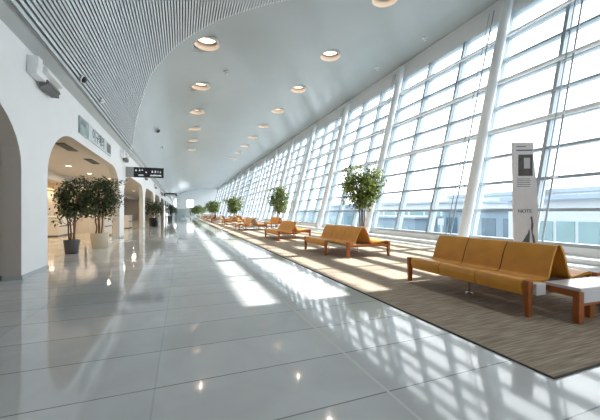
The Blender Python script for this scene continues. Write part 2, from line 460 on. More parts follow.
# ------------------------------------------------------------------ glass wall
def slant(b, y0,y1,z0,z1,o0,o1):
    """box following the leaning plane"""
    vs=[]
    for z in (z0,z1):
        for (o,y) in ((o0,y0),(o1,y0),(o1,y1),(o0,y1)): vs.append((GX(z)+o,y,z))
    return b.add(vs,[(0,3,2,1),(4,5,6,7),(0,1,5,4),(1,2,6,5),(2,3,7,6),(3,0,4,7)])
MP=6.8/3
bays=[(9.0-2*MP,9.0,2)]+[(9.0+6.8*k,9.0+6.8*(k+1),3) for k in range(17)]+[(-2.33-4*MP,-2.33,4)]  # last bay unseen behind the camera, added to lighten the left wall
for i,(a,b,n) in enumerate(bays):
    f=empty(f'window_{i+1}',(GX0,a,0)); f['kind']='structure'
    off=Vector((-GX0,-a,0))
    m=MB()
    for j in range(n+(1 if i>=len(bays)-2 else 0)):
        y=a+j*MP
        slant(m,y-.06,y+.06,GZ0,GTOP+.05,-.12,.0)
        m.mi=1; slant(m,y-.05,y+.05,GZ0,GTOP+.05,.03,.26); m.mi=0
    for k in range(NROW+1):
        z=GZ0+PITCH*k
        if k in (4,6,8): h=.06
        else: h=.048
        slant(m,a,b,z-h,z+h,-.10,0.); m.mi=1; slant(m,a,b,z-.04,z+.04,.03,.22); m.mi=0
    m.v=[tuple(Vector(v)+off) for v in m.v]
    m.build('window_frame',[M['frame'],M['framelt']],f)
    q=MB(); q.quad((GX(GZ0)+.015,a,GZ0),(GX(GZ0)+.015,b,GZ0),(GX(GTOP)+.015,b,GTOP),(GX(GTOP)+.015,a,GTOP))
    q.v=[tuple(Vector(v)+off) for v in q.v]
    q.build('window_pane',M['glass'],f)
GY0=bays[0][0]
b=MB(); b.box(GX0-.1,GX0+.25,GY0,YE,0,GZ0); b.box(GX0-.1,GX0+.25,YB,-2.33,0,GZ0); b.prism([(GX(GTOP)-.12,GTOP-.02),(GX(GTOP)+.3,GTOP-.02),(GX(GTOP)+.3,CTOP+.15),(13.25,CTOP+.1),(13.22,CTOP-.15)],'y',YB,-2.33); struct('wall_right_sill', b, M['sill'])
b=MB(); b.box(GX0-.75,GX0-.1,GY0,YE,0,.14); struct('trim_3', b, M['sill'], bevel=.01)
# white band above the glass
b=MB(); b.prism([(GX(GTOP)-.12,GTOP-.02),(GX(GTOP)+.3,GTOP-.02),(GX(GTOP)+.3,CTOP+.15),(13.25,CTOP+.1),(13.22,CTOP-.15)],'y',GY0,YE)
struct('wall_right_band', b, M['tube'])
# unseen solid wall added beyond the right edge to shade the near bench
b=MB(); b.prism([(GX0-.15,0),(GX0+.4,0),(14.0,CTOP+.3),(13.4,CTOP+.1)],'y',-2.33,GY0); struct('wall_sun_block', b, M['white'])
# horizontal white tubes
for n_,k in enumerate((4,6,8)):
    z=GZ0+PITCH*k+.02
    b=MB().tube([(GX(z,-.22),GY0,z),(GX(z,-.22),YE,z)],.085 if k<8 else .06,14)
    struct(f'trim_{4+n_}', b, M['tube'])
# leaning steel columns
cols=[]
def make_col():
    t=thing('steel_column','x','column',(GX0-.5,0,0))
    ztop=CTOP-.35
    def cx(z): return LEAN*(z-0)
    MB().tube([(cx(.06),0,.06),(cx(ztop),0,ztop)],.2,20).build('shaft',M['tube'],t)
    MB().tube([(0,0,0),(0,0,.06)],.3,20).build('base_plate',M['tube'],t)
    for k in (4,6,8):
        z=GZ0+PITCH*k+.02
        MB().tube([(cx(z),0,z),(LEAN*(z-GZ0)+.5-.15,0,z)],.07,10).build('bracket',M['tube'],t)
    return t
ct=make_col(); index_kids()
cl=['thick white leaning column just left of the tall standing banner','white leaning column right behind the potted ficus with the brown soil rim','white leaning column midway between the two nearest glass side ficus trees']
for k in range(17):
    o=ct if k==0 else copy_tree(ct)
    o.location=(GX0-.5,9.0+6.8*k,0)
    tag(o,cl[k] if k<3 else 'distant white leaning steel column along the glass wall','column','white leaning columns along the glass wall')
# thin tension rods with glass brackets
def make_rod():
    t=thing('tension_rod','x','rod',(GX0-.42,0,0))
    MB().tube([(0,0,.0),(LEAN*(CTOP-.45),0,CTOP-.45)],.03,8).build('rod',M['frame'],t)
    MB().tube([(0,.22,.0),(LEAN*(CTOP-.45),.22,CTOP-.45)],.02,8).build('cable',M['frame'],t)
    for k in (2,4,6,8):
        z=GZ0+PITCH*k; cx=LEAN*z
        b=MB(); b.box(cx-.05,cx+.16,-.05,.05,z-.05,z+.05); b.box(cx+.12,cx+.24,-.12,.26,z+.02,z+.05); b.build('bracket',M['tube'],t)
    return t
rt=make_rod(); index_kids()
rl=['thin tension rod with bracket clamps, at the right edge beside the banner','thin tension rod just left of the thick white column by the banner','thin tension rod crossing the glass left of the ochre bench back']
for k in range(18):
    o=rt if k==0 else copy_tree(rt)
    o.location=(GX0-.42,6.2+ (0 if k==0 else 3.5+6.8*(k-1)),0)
    tag(o,rl[k] if k<2 else 'distant thin tension rod beside a column on the glass wall','rod','thin tension rods inside the glass wall')

# ------------------------------------------------------------------ ends of the hall
b=MB(); T=.3
def zc(x): return ceilz(x)+.05
# far wall with two window openings (X ranges) between z 3.4 and 6.2
segs=[(WX-TK,-2.9,0,0),(-2.9,-1.9,3.2,6.6),(-1.9,1.7,0,0),(1.7,4.3,3.1,6.1),(4.3,14,0,0)]
for (x0,x1,za,zb) in segs:
    n=max(1,int((x1-x0)/.5))
    for i in range(n):
        a=x0+(x1-x0)*i/n; c=x0+(x1-x0)*(i+1)/n
        if za==0: b.add([(a,YE,0),(c,YE,0),(c,YE,zc(c)),(a,YE,zc(a))],[(0,1,2,3)])
        else:
            b.add([(a,YE,0),(c,YE,0),(c,YE,za),(a,YE,za)],[(0,1,2,3)]); b.add([(a,YE,zb),(c,YE,zb),(c,YE,zc(c)),(a,YE,zc(a))],[(0,1,2,3)])
struct('wall_far', b, M['white'])
for i,(x0,x1,za,zb) in enumerate([segs[1],segs[3]]):
    f=empty(f'window_{len(bays)+1+i}',((x0+x1)/2,YE,za)); f['kind']='structure'; w2=(x1-x0)/2
    MB().quad((-w2,.05,0),(w2,.05,0),(w2,.05,zb-za),(-w2,.05,zb-za)).build('window_pane',M['glass'],f)
    m=MB(); m.box(-w2,w2,-.05,.1,-.06,.06); m.box(-w2,w2,-.05,.1,zb-za-.06,zb-za+.06); m.box(-w2-.05,-w2+.06,-.05,.1,0,zb-za); m.box(w2-.06,w2+.05,-.05,.1,0,zb-za); m.build('window_frame',M['framelt'],f)
b=MB()
for i in range(35):
    a=WX-TK+(17.2)*i/35; c=WX-TK+17.2*(i+1)/35
    b.add([(a,YB,0),(c,YB,0),(c,YB,zc(c)),(a,YB,zc(a))],[(3,2,1,0)])
b.quad((-10,YB,0),(WX,YB,0),(WX,YB,3.9),(-10,YB,3.9))
struct('wall_near', b, M['white'])
# distant shop kiosk and bridge-like canopy in front of the far wall
t=thing('kiosk','blue grey shop kiosk with flat canopy at the far end of the walkway','kiosk',(0,112,0))
MB().box(-2.4,4.8,0,2.4,0,2.5).build('body',M['signlt'],t); MB().box(-3.0,5.4,-.6,2.8,2.5,2.95).build('canopy',M['white'],t)
m=MB()
for i in range(6): m.box(-2.1+i*1.15,-1.2+i*1.15,-.03,0,.5,2.2)
m.build('display_panel',M['signlt'],t)

# ------------------------------------------------------------------ benches
def shell(profile, th=.035):
    """closed outline of a bent sheet"""
    P=[Vector(p) for p in profile]; L=[]; R=[]
    for i,p in enumerate(P):
        d=(P[min(i+1,len(P)-1)]-P[max(i-1,0)]).normalized(); n=Vector((-d.y,d.x)); L.append(p+n*th/2); R.append(p-n*th/2)
    return L+R[::-1]
def smoothp(pts, n=5):
    out=[]
    P=[pts[0]]+list(pts)+[pts[-1]]
    for i in range(1,len(P)-2):
        p0,p1,p2,p3=[Vector(q) for q in P[i-1:i+3]]
        for k in range(n):
            t=k/n; out.append(.5*((2*p1)+(p2-p0)*t+(2*p0-5*p1+4*p2-p3)*t*t+(3*p1-p0-3*p2+p3)*t**3))
    out.append(Vector(pts[-1])); return out
SEAT=[(.775,.29),(.80,.40),(.79,.455),(.74,.475),(.60,.462),(.42,.435),(.30,.425)]
BACK=[(.30,.435),(.245,.47),(.205,.56),(.165,.68),(.115,.80),(.055,.895),(.035,.90)]
def bench(loc, length=2.28, units=3, label='', deep=1.0, dyr=0., variant=0, rz=0, leg_extra=0):
    t=thing('bench',label,'bench',loc,rz,'ochre back to back benches along the carpet')
    uw=length/units
    for side in (-1,1):
        sh=0 if side<0 else dyr
        for u in range(units):
            y0=sh+u*uw+.01; y1=sh+(u+1)*uw-.01
            rec = variant and side<0 and u==0
            S_=[(p[0]*deep*side,p[1]) for p in SEAT]
            if rec: S_=[(.52*side*deep,.43),(.44*side*deep,.438),(.30*side*deep,.425)]
            MB().prism(shell(smoothp(S_),.045),'y',y0,y1,True).build('seat',M['leather'],t,bevel=.006)
            B_=[(p[0]*deep*side,p[1]) for p in BACK]
            bo=MB().prism(shell(smoothp(B_),.036),'y',y0,y1,True).build('backrest',M['leather'],t,bevel=.005)
            if u<units-1:
                MB().prism(shell(smoothp([(p[0]*deep*side,p[1]) for p in BACK[:-1]]),.026),'y',y1-.004,y1+.020,True).build('seam',M['piping'],bo)
        # frame rail under the seats
        b=MB(); x0,x1=sorted((.28*side*deep,.34*side*deep)); b.box(x0,x1,sh+.02,sh+length-.02,.33,.40)
        if not variant or side>0:
            x0,x1=sorted((.66*side*deep,.71*side*deep)); b.box(x0,x1,sh+.02,sh+length-.02,.34,.42)
        b.build('rail',M['greyplastic'],t)
        ly=[sh-.055,sh+length+.055]
        if variant and side<0: legs=[(.50,ly[0]),(.79,sh+uw-.02),(.79,ly[1])]
        else: legs=[(.79,ly[0]),(.79,ly[1])]
        for (lx,y) in legs:
            x=lx*side*deep; b=MB()
            q=[(x-.05,y-.035),(x+.05,y-.035),(x+.05,y+.035),(x-.05,y+.035)]
            vs=[(x+(p[0]-x)*.72,y+(p[1]-y)*.8,0.014) for p in q]+[(p[0],p[1],.46) for p in q]+[(x+(p[0]-x)*.8,p[1],.495) for p in q]
            b.add(vs,[(3,2,1,0),(0,1,5,4),(1,2,6,5),(2,3,7,6),(3,0,4,7),(4,5,9,8),(5,6,10,9),(6,7,11,10),(7,4,8,11),(8,9,10,11)])
            b.build('leg',M['wood'],t,bevel=.006)
        for y in ly:     # wooden end rail joining leg and spine
            b=MB(); lx=.79
            if variant and side<0 and y==ly[0]: lx=.5
            x0,x1=sorted((.0,lx*side*deep-.04*side)); b.box(x0,x1,y-.02,y+.02,.335,.405); b.build('end_rail',M['wood'],t,bevel=.004)
        b=MB(); x=.5*side*deep; ym=sh+length/2
        b.tube([(x,ym,.03),(x,ym,.36)],.016,12); b.lathe([(.001,.034),(.05,.032),(.06,.014)],(x,ym,0),16); b.build('support_post',M['chrome'],t)
    return t
bench((5.05,2.75,0),2.14,3,'nearest ochre leather bench, three seats wide, with wooden legs beside the white table',.98)
bench((5.18,8.05,0),2.45,3,'second nearest ochre bench, standing alone in the sunlight before the tall ficus',1.12,variant=1)
bench((5.25,13.9,0),2.3,3,'third nearest ochre bench in the walkway side row, its window side back set farther along',1.25,dyr=.9)
bench((5.0,22.6,0),2.2,3,'fourth ochre bench from the camera in the walkway side row',1.2,variant=1)
bench((8.1,25.9,0),2.4,3,'ochre bench by the glass, behind the third bench and under a ficus',1.0)
tb=bench((5.3,33.5,0),2.3,3,'ochre bench just left of the fourth one, below the middle distance ficus',1.3)
index_kids()
for (x,y,l) in [(5.0,41.,'distant ochre bench beside the two seated travellers in dark and pale coats'),(7.6,43.2,'distant ochre bench near the glass behind the seated travellers'),
              (4.9,51.,'faraway ochre bench below the third dark ficus'),(5.0,61,'faraway ochre bench left of the third dark ficus'),(5.2,72,'tiny ochre bench before the farthest wide ficus'),(5.2,82,'last tiny ochre bench at the end of the row')]:
    o=copy_tree(tb); o.location=(x,y,0); o['label']=l

# white side table at the near bench
t=thing('side_table','white laminate side table on wooden legs at the near end of the bench','table',(4.6,2.28,.003),-.05)
L_=1.25; Wd=.42
m=MB(); m.box(0,L_,0,Wd,.41,.45); m.build('tabletop',M['tablewhite'],t,bevel=.006)
m=MB(); m.box(.03,L_,.0,.03,.26,.41); m.build('apron',M['tablewhite'],t,bevel=.004)
m=MB(); m.box(.04,L_-.02,.005,.035,.225,.26); m.build('rail',M['wood'],t,bevel=.003)
m=MB(); m.box(-.02,.03,.08,Wd,.33,.41); m.build('rail',M['wood'],t,bevel=.003)
for (x,y) in ((-.03,.0),(.36,.1),(L_-.1,.0),(L_-.1,Wd-.08),(-.02,Wd-.09)):
    if (x,y)==(-.02,Wd-.09): continue
    m=MB(); m.box(x,x+.10,y,y+.075,.012,.26 if x>0 else .41); m.build('leg',M['wood'],t,bevel=.008)
m=MB(); m.box(-.3,-.12,Wd-.10,Wd+.0,.30,.455); m.build('bracket_block',M['tablewhite'],t,bevel=.01)
m=MB(); m.box(-.12,.30,Wd-.06,Wd-.01,.30,.34); m.build('crossbar',M['greyplastic'],t,bevel=.004)

# ------------------------------------------------------------------ potted ficus
def ficus(name,label,loc,pot_r,pot_h,pot_m,leaf_m,height,cw,cz0,nl,seed,leaf=.11,stems=3,taper=.78,pot_label=None):
    rnd=random.Random(seed)
    t=thing(name,label,'plant',loc,0,'potted ficus trees')
    p=MB().lathe([(.001,.0),(pot_r*taper,0),(pot_r,pot_h),(pot_r*1.0,pot_h+.001),(pot_r*.92,pot_h),(pot_r*.9,pot_h-.05)],n=28).build('pot',pot_m,t)
    MB().lathe([(.001,pot_h-.03),(pot_r*.5,pot_h-.025),(pot_r*.92,pot_h-.05)],n=20).build('soil',M['soil'],p)
    z0=pot_h-.05; cc=(cz0+height)/2; rz=(height-cz0)/2; rx=cw/2
    ends=[]
    for s in range(stems):
        a=2*PI*s/stems+rnd.random(); r0=pot_r*.3
        pts=[]
        x,y=r0*math.cos(a),r0*math.sin(a); n=7; zt=cz0+(height-cz0)*rnd.uniform(.6,.85)
        for i in range(n):
            f=i/(n-1); pts.append((x+math.cos(a)*rx*.35*f**2+rnd.uniform(-.02,.02),y+math.sin(a)*rx*.35*f**2+rnd.uniform(-.02,.02),z0+(zt-z0)*f))
        m=MB().tube(pts,[.028*(1-.65*i/(n-1)) for i in range(n)],7)
        for q in range(9):
            k=rnd.randint(2,n-1); b0=Vector(pts[k]); 
            aa=rnd.random()*2*PI; ln=rnd.uniform(.4,.95)*rx; e_=Vector((b0.x+math.cos(aa)*ln,b0.y+math.sin(aa)*ln,min(b0.z+rnd.uniform(.1,.5)*rz,height-.1)))
            mid=(b0+e_)/2+Vector((0,0,.05)); m.tube([b0,mid,e_],[.012,.008,.004],5); ends.append(e_)
        m.build('stem',M['bark'],t)
    # leaf clusters: around branch ends and through the crown
    cl=[]
    for _ in range(70):
        while True:
            v=Vector((rnd.uniform(-1,1),rnd.uniform(-1,1),rnd.uniform(-1,1)))
            if .35<v.length<1: break
        wv=1-.25*max(0,-v.z)
        cl.append(Vector((v.x*rx*wv,v.y*rx*wv,cc+v.z*rz)))
    cl+=ends
    m=MB()
    for _ in range(nl):
        c=rnd.choice(cl); sp=.2*rx+.05
        p=c+Vector((rnd.gauss(0,sp*.75),rnd.gauss(0,sp*.75),rnd.gauss(0,sp*.55)))
        if p.z<pot_h+.1: continue
        a=rnd.random()*2*PI; dr=rnd.uniform(-1.1,.2)
        d=Vector((math.cos(a)*math.cos(dr),math.sin(a)*math.cos(dr),math.sin(dr))); sd=d.cross(Vector((rnd.uniform(-.4,.4),rnd.uniform(-.4,.4),1))).normalized(); up=sd.cross(d)
        l=leaf*rnd.uniform(.7,1.2); wd=l*.23
        m.add([p,p+d*l*.35+sd*wd+up*wd*.3,p+d*l*.7+sd*wd*.75,p+d*l-up*.01,p+d*l*.7-sd*wd*.75,p+d*l*.35-sd*wd+up*wd*.3,p+d*l*.5],[(0,1,2,6),(6,2,3),(6,3,4),(0,6,4,5)])
    m.build('foliage',leaf_m,t)
    return t
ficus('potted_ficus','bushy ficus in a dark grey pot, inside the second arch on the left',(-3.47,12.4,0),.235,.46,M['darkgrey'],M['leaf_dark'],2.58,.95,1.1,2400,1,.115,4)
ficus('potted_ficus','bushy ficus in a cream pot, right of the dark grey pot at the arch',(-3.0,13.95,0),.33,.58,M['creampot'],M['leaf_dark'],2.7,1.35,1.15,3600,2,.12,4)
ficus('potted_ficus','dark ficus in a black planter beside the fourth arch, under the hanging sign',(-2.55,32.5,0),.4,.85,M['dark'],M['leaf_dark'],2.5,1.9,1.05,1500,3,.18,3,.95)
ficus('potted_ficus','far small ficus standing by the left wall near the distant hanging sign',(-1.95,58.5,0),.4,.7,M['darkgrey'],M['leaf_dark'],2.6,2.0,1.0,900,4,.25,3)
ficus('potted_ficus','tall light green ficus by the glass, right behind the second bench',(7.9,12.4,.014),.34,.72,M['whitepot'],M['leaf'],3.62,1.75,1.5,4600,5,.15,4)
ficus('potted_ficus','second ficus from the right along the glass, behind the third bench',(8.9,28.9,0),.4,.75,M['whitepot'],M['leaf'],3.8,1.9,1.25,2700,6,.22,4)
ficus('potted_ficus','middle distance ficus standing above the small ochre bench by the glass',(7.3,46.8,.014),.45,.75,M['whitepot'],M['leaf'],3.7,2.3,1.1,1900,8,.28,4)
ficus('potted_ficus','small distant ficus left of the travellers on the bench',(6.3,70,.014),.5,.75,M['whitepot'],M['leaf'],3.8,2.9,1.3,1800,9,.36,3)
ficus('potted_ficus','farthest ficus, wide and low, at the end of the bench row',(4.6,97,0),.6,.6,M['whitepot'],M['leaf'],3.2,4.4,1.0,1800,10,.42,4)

# ------------------------------------------------------------------ standing banner behind the near bench
t=thing('standing_banner','tall pale printed display banner standing behind the nearest bench','banner',(7.78,5.0,0),0)
def bx(z): return -.255+.045*(1-z/3.12)*1.2        # left edge offset
def brt(z): return .225+.10*max(0,min(1,(2.75-z)/.9))
zs=[0.06,.5,1,1.5,2,2.4,2.75,3.1]
dirx=Vector((.90,-.43,0)).normalized(); dn=Vector((dirx.y,-dirx.x,0)); 
if dn.y>0: dn=-dn
def BP(u,z,o=0): return tuple(dirx*u+dn*o+Vector((0,0,z)))
m=MB()
vs=[]
for z in zs:
    vs+= [BP(bx(z),z,.0),BP(brt(z),z,.0),BP(brt(z),z,-.06),BP(bx(z),z,-.06)]
fs=[]
for i in range(len(zs)-1):
    a=4*i
    for k in range(4): fs.append((a+k,a+(k+1)%4,a+4+(k+1)%4,a+4+k))
fs+=[(3,2,1,0),(len(vs)-4,len(vs)-3,len(vs)-2,len(vs)-1)]
m.add(vs,fs); m.build('panel',M['banner'],t)
m=MB(); v=[BP(u,z,o) for z in (.014,.06) for (u,o) in ((-.4,.18),(.45,.18),(.45,-.24),(-.4,-.24))]
m.add(v,[(0,3,2,1),(4,5,6,7),(0,1,5,4),(1,2,6,5),(2,3,7,6),(3,0,4,7)]); m.build('foot',M['tube'],t)
def patch(u0,u1,z0,z1,name,mt,o=.004):
    m=MB(); v=[BP(u,z,oo) for oo in (0.001,o) for (u,z) in ((u0,z0),(u1,z0),(u1,z1),(u0,z1))]
    m.add(v,[(3,2,1,0),(4,5,6,7),(0,1,5,4),(1,2,6,5),(2,3,7,6),(3,0,4,7)]); return m.build(name,mt,t)
pf=patch(-.13,.20,2.28,2.80,'printed_photograph',M['bannerdark'])
patch(.0,.14,2.46,2.72,'printed_picture',M['bannerpic'],.007).parent=pf
patch(-.18,.05,2.985,3.005,'printed_line',M['bannerink'])
patch(-.18,.20,2.89,2.92,'printed_line',M['bannerink'])
for i in range(5): patch(-.16,.14+.02*(i%2),2.20-.045*i,2.212-.045*i,'printed_line',M['bannerink'],.003)
# rocky silhouettes at the foot of the print
def poly(pts,name,mt):
    m=MB(); n=len(pts); m.add([BP(u,z,.005) for u,z in pts],[tuple(range(n))]); return m.build(name,mt,t)
poly([(-.10,.62),(-.02,.70),(.04,.80),(.09,.88),(.12,1.0),(.14,.9),(.13,.66),(.10,.6),(-.05,.58)],'printed_silhouette',M['bannerink'])
poly([(.15,1.28),(.19,1.3),(.22,1.1),(.2,.9),(.24,.8),(.27,.62),(.21,.62),(.19,.8),(.16,1.0),(.17,1.15)],'printed_silhouette',M['bannerink'])
def text(body,size,name,mt,parent,matrix,depth=.003,font=None):
    cu=bpy.data.curves.new(name,'FONT'); cu.body=body; cu.size=size; cu.extrude=depth; cu.align_x='CENTER'; cu.align_y='CENTER'
    tmp=bpy.data.objects.new('tmp',cu); COL.objects.link(tmp); bpy.context.view_layer.update()
    me=bpy.data.meshes.new_from_object(tmp.evaluated_get(bpy.context.evaluated_depsgraph_get()))
    bpy.data.objects.remove(tmp); me.materials.clear(); me.materials.append(mt)
    o=bpy.data.objects.new(name,me); COL.objects.link(o); o.parent=parent; o.matrix_local=matrix
    return o
R_=Matrix(((dirx.x,0,dn.x,0),(dirx.y,0,dn.y,0),(0,1,0,0),(0,0,0,1)))
text('NOTE',.12,'lettering',M['bannerink'],t,Matrix.Translation(Vector(BP(.02,1.42,.005)))@R_)

# ------------------------------------------------------------------ wall sign and hanging signs
t=thing('wall_sign','long wall sign with green end panel and dark characters above the second arch','sign',(WX,11.7,3.95))
MB().box(.0,.05,0,.95,0,.55).build('end_panel',M['green'],t,bevel=.006)
MB().box(.0,.05,1.0,4.6,0,.55).build('panel',M['signlt'],t,bevel=.006)
MB().box(.05,.056,.12,.7,.3,.46).build('pictogram',M['signtxt'] if 0 else M['bluegrey'],t)
RW=Matrix(((0,0,1,0),(1,0,0,0),(0,1,0,0),(0,0,0,1)))     # text facing +X, reading along +Y
text('이구해의',.5,'lettering',M['signtxt'],t,Matrix.Translation(Vector((.054,2.35,.27)))@RW)
MB().box(.05,.056,3.75,4.5,.08,.47).build('grey_field',M['vent'],t)

def hanging(loc,w,h,label,full=True):
    t=thing('hanging_sign',label,'sign',loc)
    MB().box(0,.42,-.08,.08,0,h).build('side_box',M['greyplastic'],t,bevel=.01)
    MB().box(.42,w,-.08,.08,0,h).build('panel',M['signblack'],t,bevel=.01)
    rnd=random.Random(3)
    m=MB(); x=.5
    y0,y1=-.088,-.081
    if full:
        # pictogram row and caption row of small white marks
        for (a,b,z0,z1) in ((.50,.62,.36,.48),(.70,.80,.36,.50),(.84,.95,.40,.50),(1.05,1.16,.27,.38),(1.38,1.5,.30,.44),(1.55,1.66,.30,.46),(1.72,1.78,.30,.46),(1.84,1.92,.30,.44)):
            pm=MB(); pm.box(a,b-.03,y0,y1,z0,z1-.05); pm.box(a+.02,b-.05,y0,y1,z1-.03,z1-.01); pm.build('pictogram',M['signtext_e'],t)
        x=.68
        while x<.92: m.box(x,x+.035,y0,y1,.09,.09+rnd.uniform(.06,.1)); x+=.045
        x=1.3
        while x<1.92: m.box(x,x+.038,y0,y1,.09,.09+rnd.uniform(.06,.1)); x+=.048
    else:
        m.box(.6,w-.2,y0,y1,h*.2,h*.4)
    m.build('lettering',M['signtext_e'],t)
    return t
hanging((WX,20.6,3.48),2.05,.6,'black hanging direction sign projecting from the left wall, nearest one')
hanging((WX,54,4.0),2.3,.5,'small distant black hanging sign far along the left wall',False)

# wall mounted light fixtures on each pier
def make_fixture():
    t=thing('wall_floodlight','x','floodlight',(WX,0,4.42)); Z=-4.30
    MB().box(0,.28,-.5,-.22,4.48+Z,4.78+Z).build('bracket',M['white'],t,bevel=.01)
    MB().box(.02,.26,-.55,.3,4.28+Z,4.47+Z).build('arm_box',M['white'],t,bevel=.01)
    m=MB(); m.prism([(.10,4.58+Z),(.34,4.66+Z),(.40,4.48+Z),(.16,4.40+Z)],'y',-.15,1.0); m.build('housing',M['white'],t,bevel=.01)
    m=MB(); m.prism([(.06,4.28+Z),(.30,4.36+Z),(.34,4.26+Z),(.10,4.14+Z)],'y',.05,.95); rf=m.build('reflector',M['vent'],t,bevel=.01)
    for i in range(7): MB().box(.08,.32,.08+i*.13,.10+i*.13,4.10+Z,4.3+Z).build('louvre_blade',M['greyplastic'],rf)
    return t
ft=make_fixture(); index_kids()
fl=['white boxed wall floodlight high on the nearest pier, top left','wall floodlight on the second pier beside the hanging sign','wall floodlight just behind the nearest hanging sign','small distant wall floodlight on the left piers']
for i in range(6):
    o=ft if i==0 else copy_tree(ft)
    o.location=(WX,8.62+MOD*i,4.40); o.scale=(.72,.8,.8); tag(o,fl[min(i,3)],'floodlight','wall floodlights above the piers')

# ------------------------------------------------------------------ gallery contents
m0=None
def vent(x,y,label):
    t=thing('ceiling_vent',label,'vent',(x,y,3.85),0,'grey vents in the arcade ceiling')
    MB().box(-.16,.16,-.75,.75,-.03,0).build('frame',M['vent'],t)
    m=MB()
    for i in range(4): m.box(-.13+.07*i,-.10+.07*i,-.7,.7,-.045,-.03)
    m.build('slat',M['darkgrey'],t)
vent(-4.05,13.9,'grey slotted vent in the ceiling behind the second arch, nearer one')
vent(-4.05,17.4,'grey slotted vent in the ceiling behind the second arch, farther one')
vent(-4.05,26.0,'grey slotted vent in the ceiling behind the third arch')
def glight(x,y,label):
    t=thing('recessed_light',label,'ceiling light',(x,y,3.85),0,'small round lights in the arcade ceiling')
    MB().lathe([(.16,0),(.16,-.02),(.12,-.02)],n=20).build('rim',M['recess'],t)
    MB().lathe([(.12,-.015),(.001,-.017)],n=20).build('lamp',M['glamp'],t)
for i,(x,y) in enumerate([(-6.2,13.5),(-5.6,19.5),(-5.5,23),(-5.0,26),(-6.4,16.5),(-5.2,33),(-5.2,40),(-5.2,50)]):
    lab=['small round light deep behind the second arch, at its left jamb','small round light above the dark potted ficus crown','small round light above the cream potted ficus crown','small round light at the right end behind the second arch',
         'small round light left of the ficus crowns','small round light behind the third arch','small round light behind the fourth arch','tiny round light behind a far arch'][i]
    glight(x,y,lab)
    ld=bpy.data.lights.new('lamp_light','AREA'); ld.shape='DISK'; ld.size=.3; ld.energy=45; ld.color=(1,.88,.72)
    lo=bpy.data.objects.new('lamp_light',ld); COL.objects.link(lo); lo.location=(x,y,3.80)
# glowing cove strips on the back wall
for i,(y0,y1) in enumerate([(10,17),(19,27),(29.5,38)]):
    t=thing('cove_light',['warm cove light strip on the back wall behind the second arch','warm cove light strip on the back wall behind the third arch','warm cove light strip on the back wall behind the fourth arch'][i],'light',(-10,y0,3.2),0,'warm cove lights on the arcade back wall')
    MB().box(0,.22,0,y1-y0,-.05,.0).build('shelf',M['beige'],t); MB().box(.02,.16,.05,y1-y0-.05,0,.04).build('lamp',M['cove'],t)
    ld=bpy.data.lights.new('strip_light','AREA'); ld.shape='RECTANGLE'; ld.size=.3; ld.size_y=y1-y0; ld.energy=80; ld.color=(1,.80,.56)
    lo=bpy.data.objects.new('strip_light',ld); COL.objects.link(lo); lo.location=(-9.6,(y0+y1)/2,3.15)
t=thing('display_screen','upright dark display screen standing inside the second arch at left','screen',(-7.2,16.1,0),.35)
MB().box(-.3,.3,-.06,.06,.0,2.15).build('cabinet',M['bluegrey'],t,bevel=.01); MB().box(-.24,.24,-.07,-.06,.7,2.05).build('panel',M['screen'],t)
t=thing('partition_panel','blue grey partition panel beside the left jamb of the second arch','partition',(-8.2,15.2,0),.3)
MB().box(-.45,.45,-.08,.08,0,2.5).build('board',M['bluegrey'],t,bevel=.01); MB().box(-.5,.5,-.14,.14,0,.08).build('foot',M['darkgrey'],t)
def counter(x,y,l,label,h=1.1):
    t=thing('service_counter',label,'counter',(x,y,0),0,'cream service counters in the arcade')
    MB().box(0,.7,0,l,.08,h-.04).build('body',M['counter'],t,bevel=.01); MB().box(-.04,.76,-.04,l+.04,h-.04,h).build('worktop',M['white'],t,bevel=.008)
    MB().box(.04,.66,.04,l-.04,0,.08).build('plinth',M['darkgrey'],t)
    MB().box(.7,.72,.15,l-.15,.55,.62).build('stripe',M['vent'],t)
counter(-4.7,19.6,2.0,'cream service counter right of the ficus trunks, seen through the second arch')
counter(-7.2,21,3,'longer cream counter deeper in the arcade behind the ficus trunks',1.15)
counter(-4.9,29.2,2.0,'cream service counter seen through the third arch')
counter(-8.0,17.2,2.6,'low cream counter behind the dark potted ficus',.95)
for i,(x,y) in enumerate([(-6.6,24.5),(-6.8,36)]):
    t=thing('partition_panel',['cream partition panel with a dark slot behind the third arch','cream partition panel behind the fourth arch'][i],'partition',(x,y,0),0)
    MB().box(-1.2,1.2,-.1,.1,0,3.1).build('board',M['beige'],t); MB().box(.5,.62,-.12,-.1,1.0,2.4).build('slot',M['screen'],t); MB().box(-1.2,1.2,-.16,-.1,2.6,2.66).build('ledge',M['counter'],t)
# small white box on the floor at the near left
t=thing('floor_box','small white box on the floor beside the left pier, at the frame edge','box',(-3.55,7.45,0))
MB().box(-.25,.16,-.12,.12,0,.15).build('case',M['tablewhite'],t,bevel=.01); MB().box(-.27,.18,-.14,.14,.15,.17).build('lid',M['white'],t,bevel=.004)

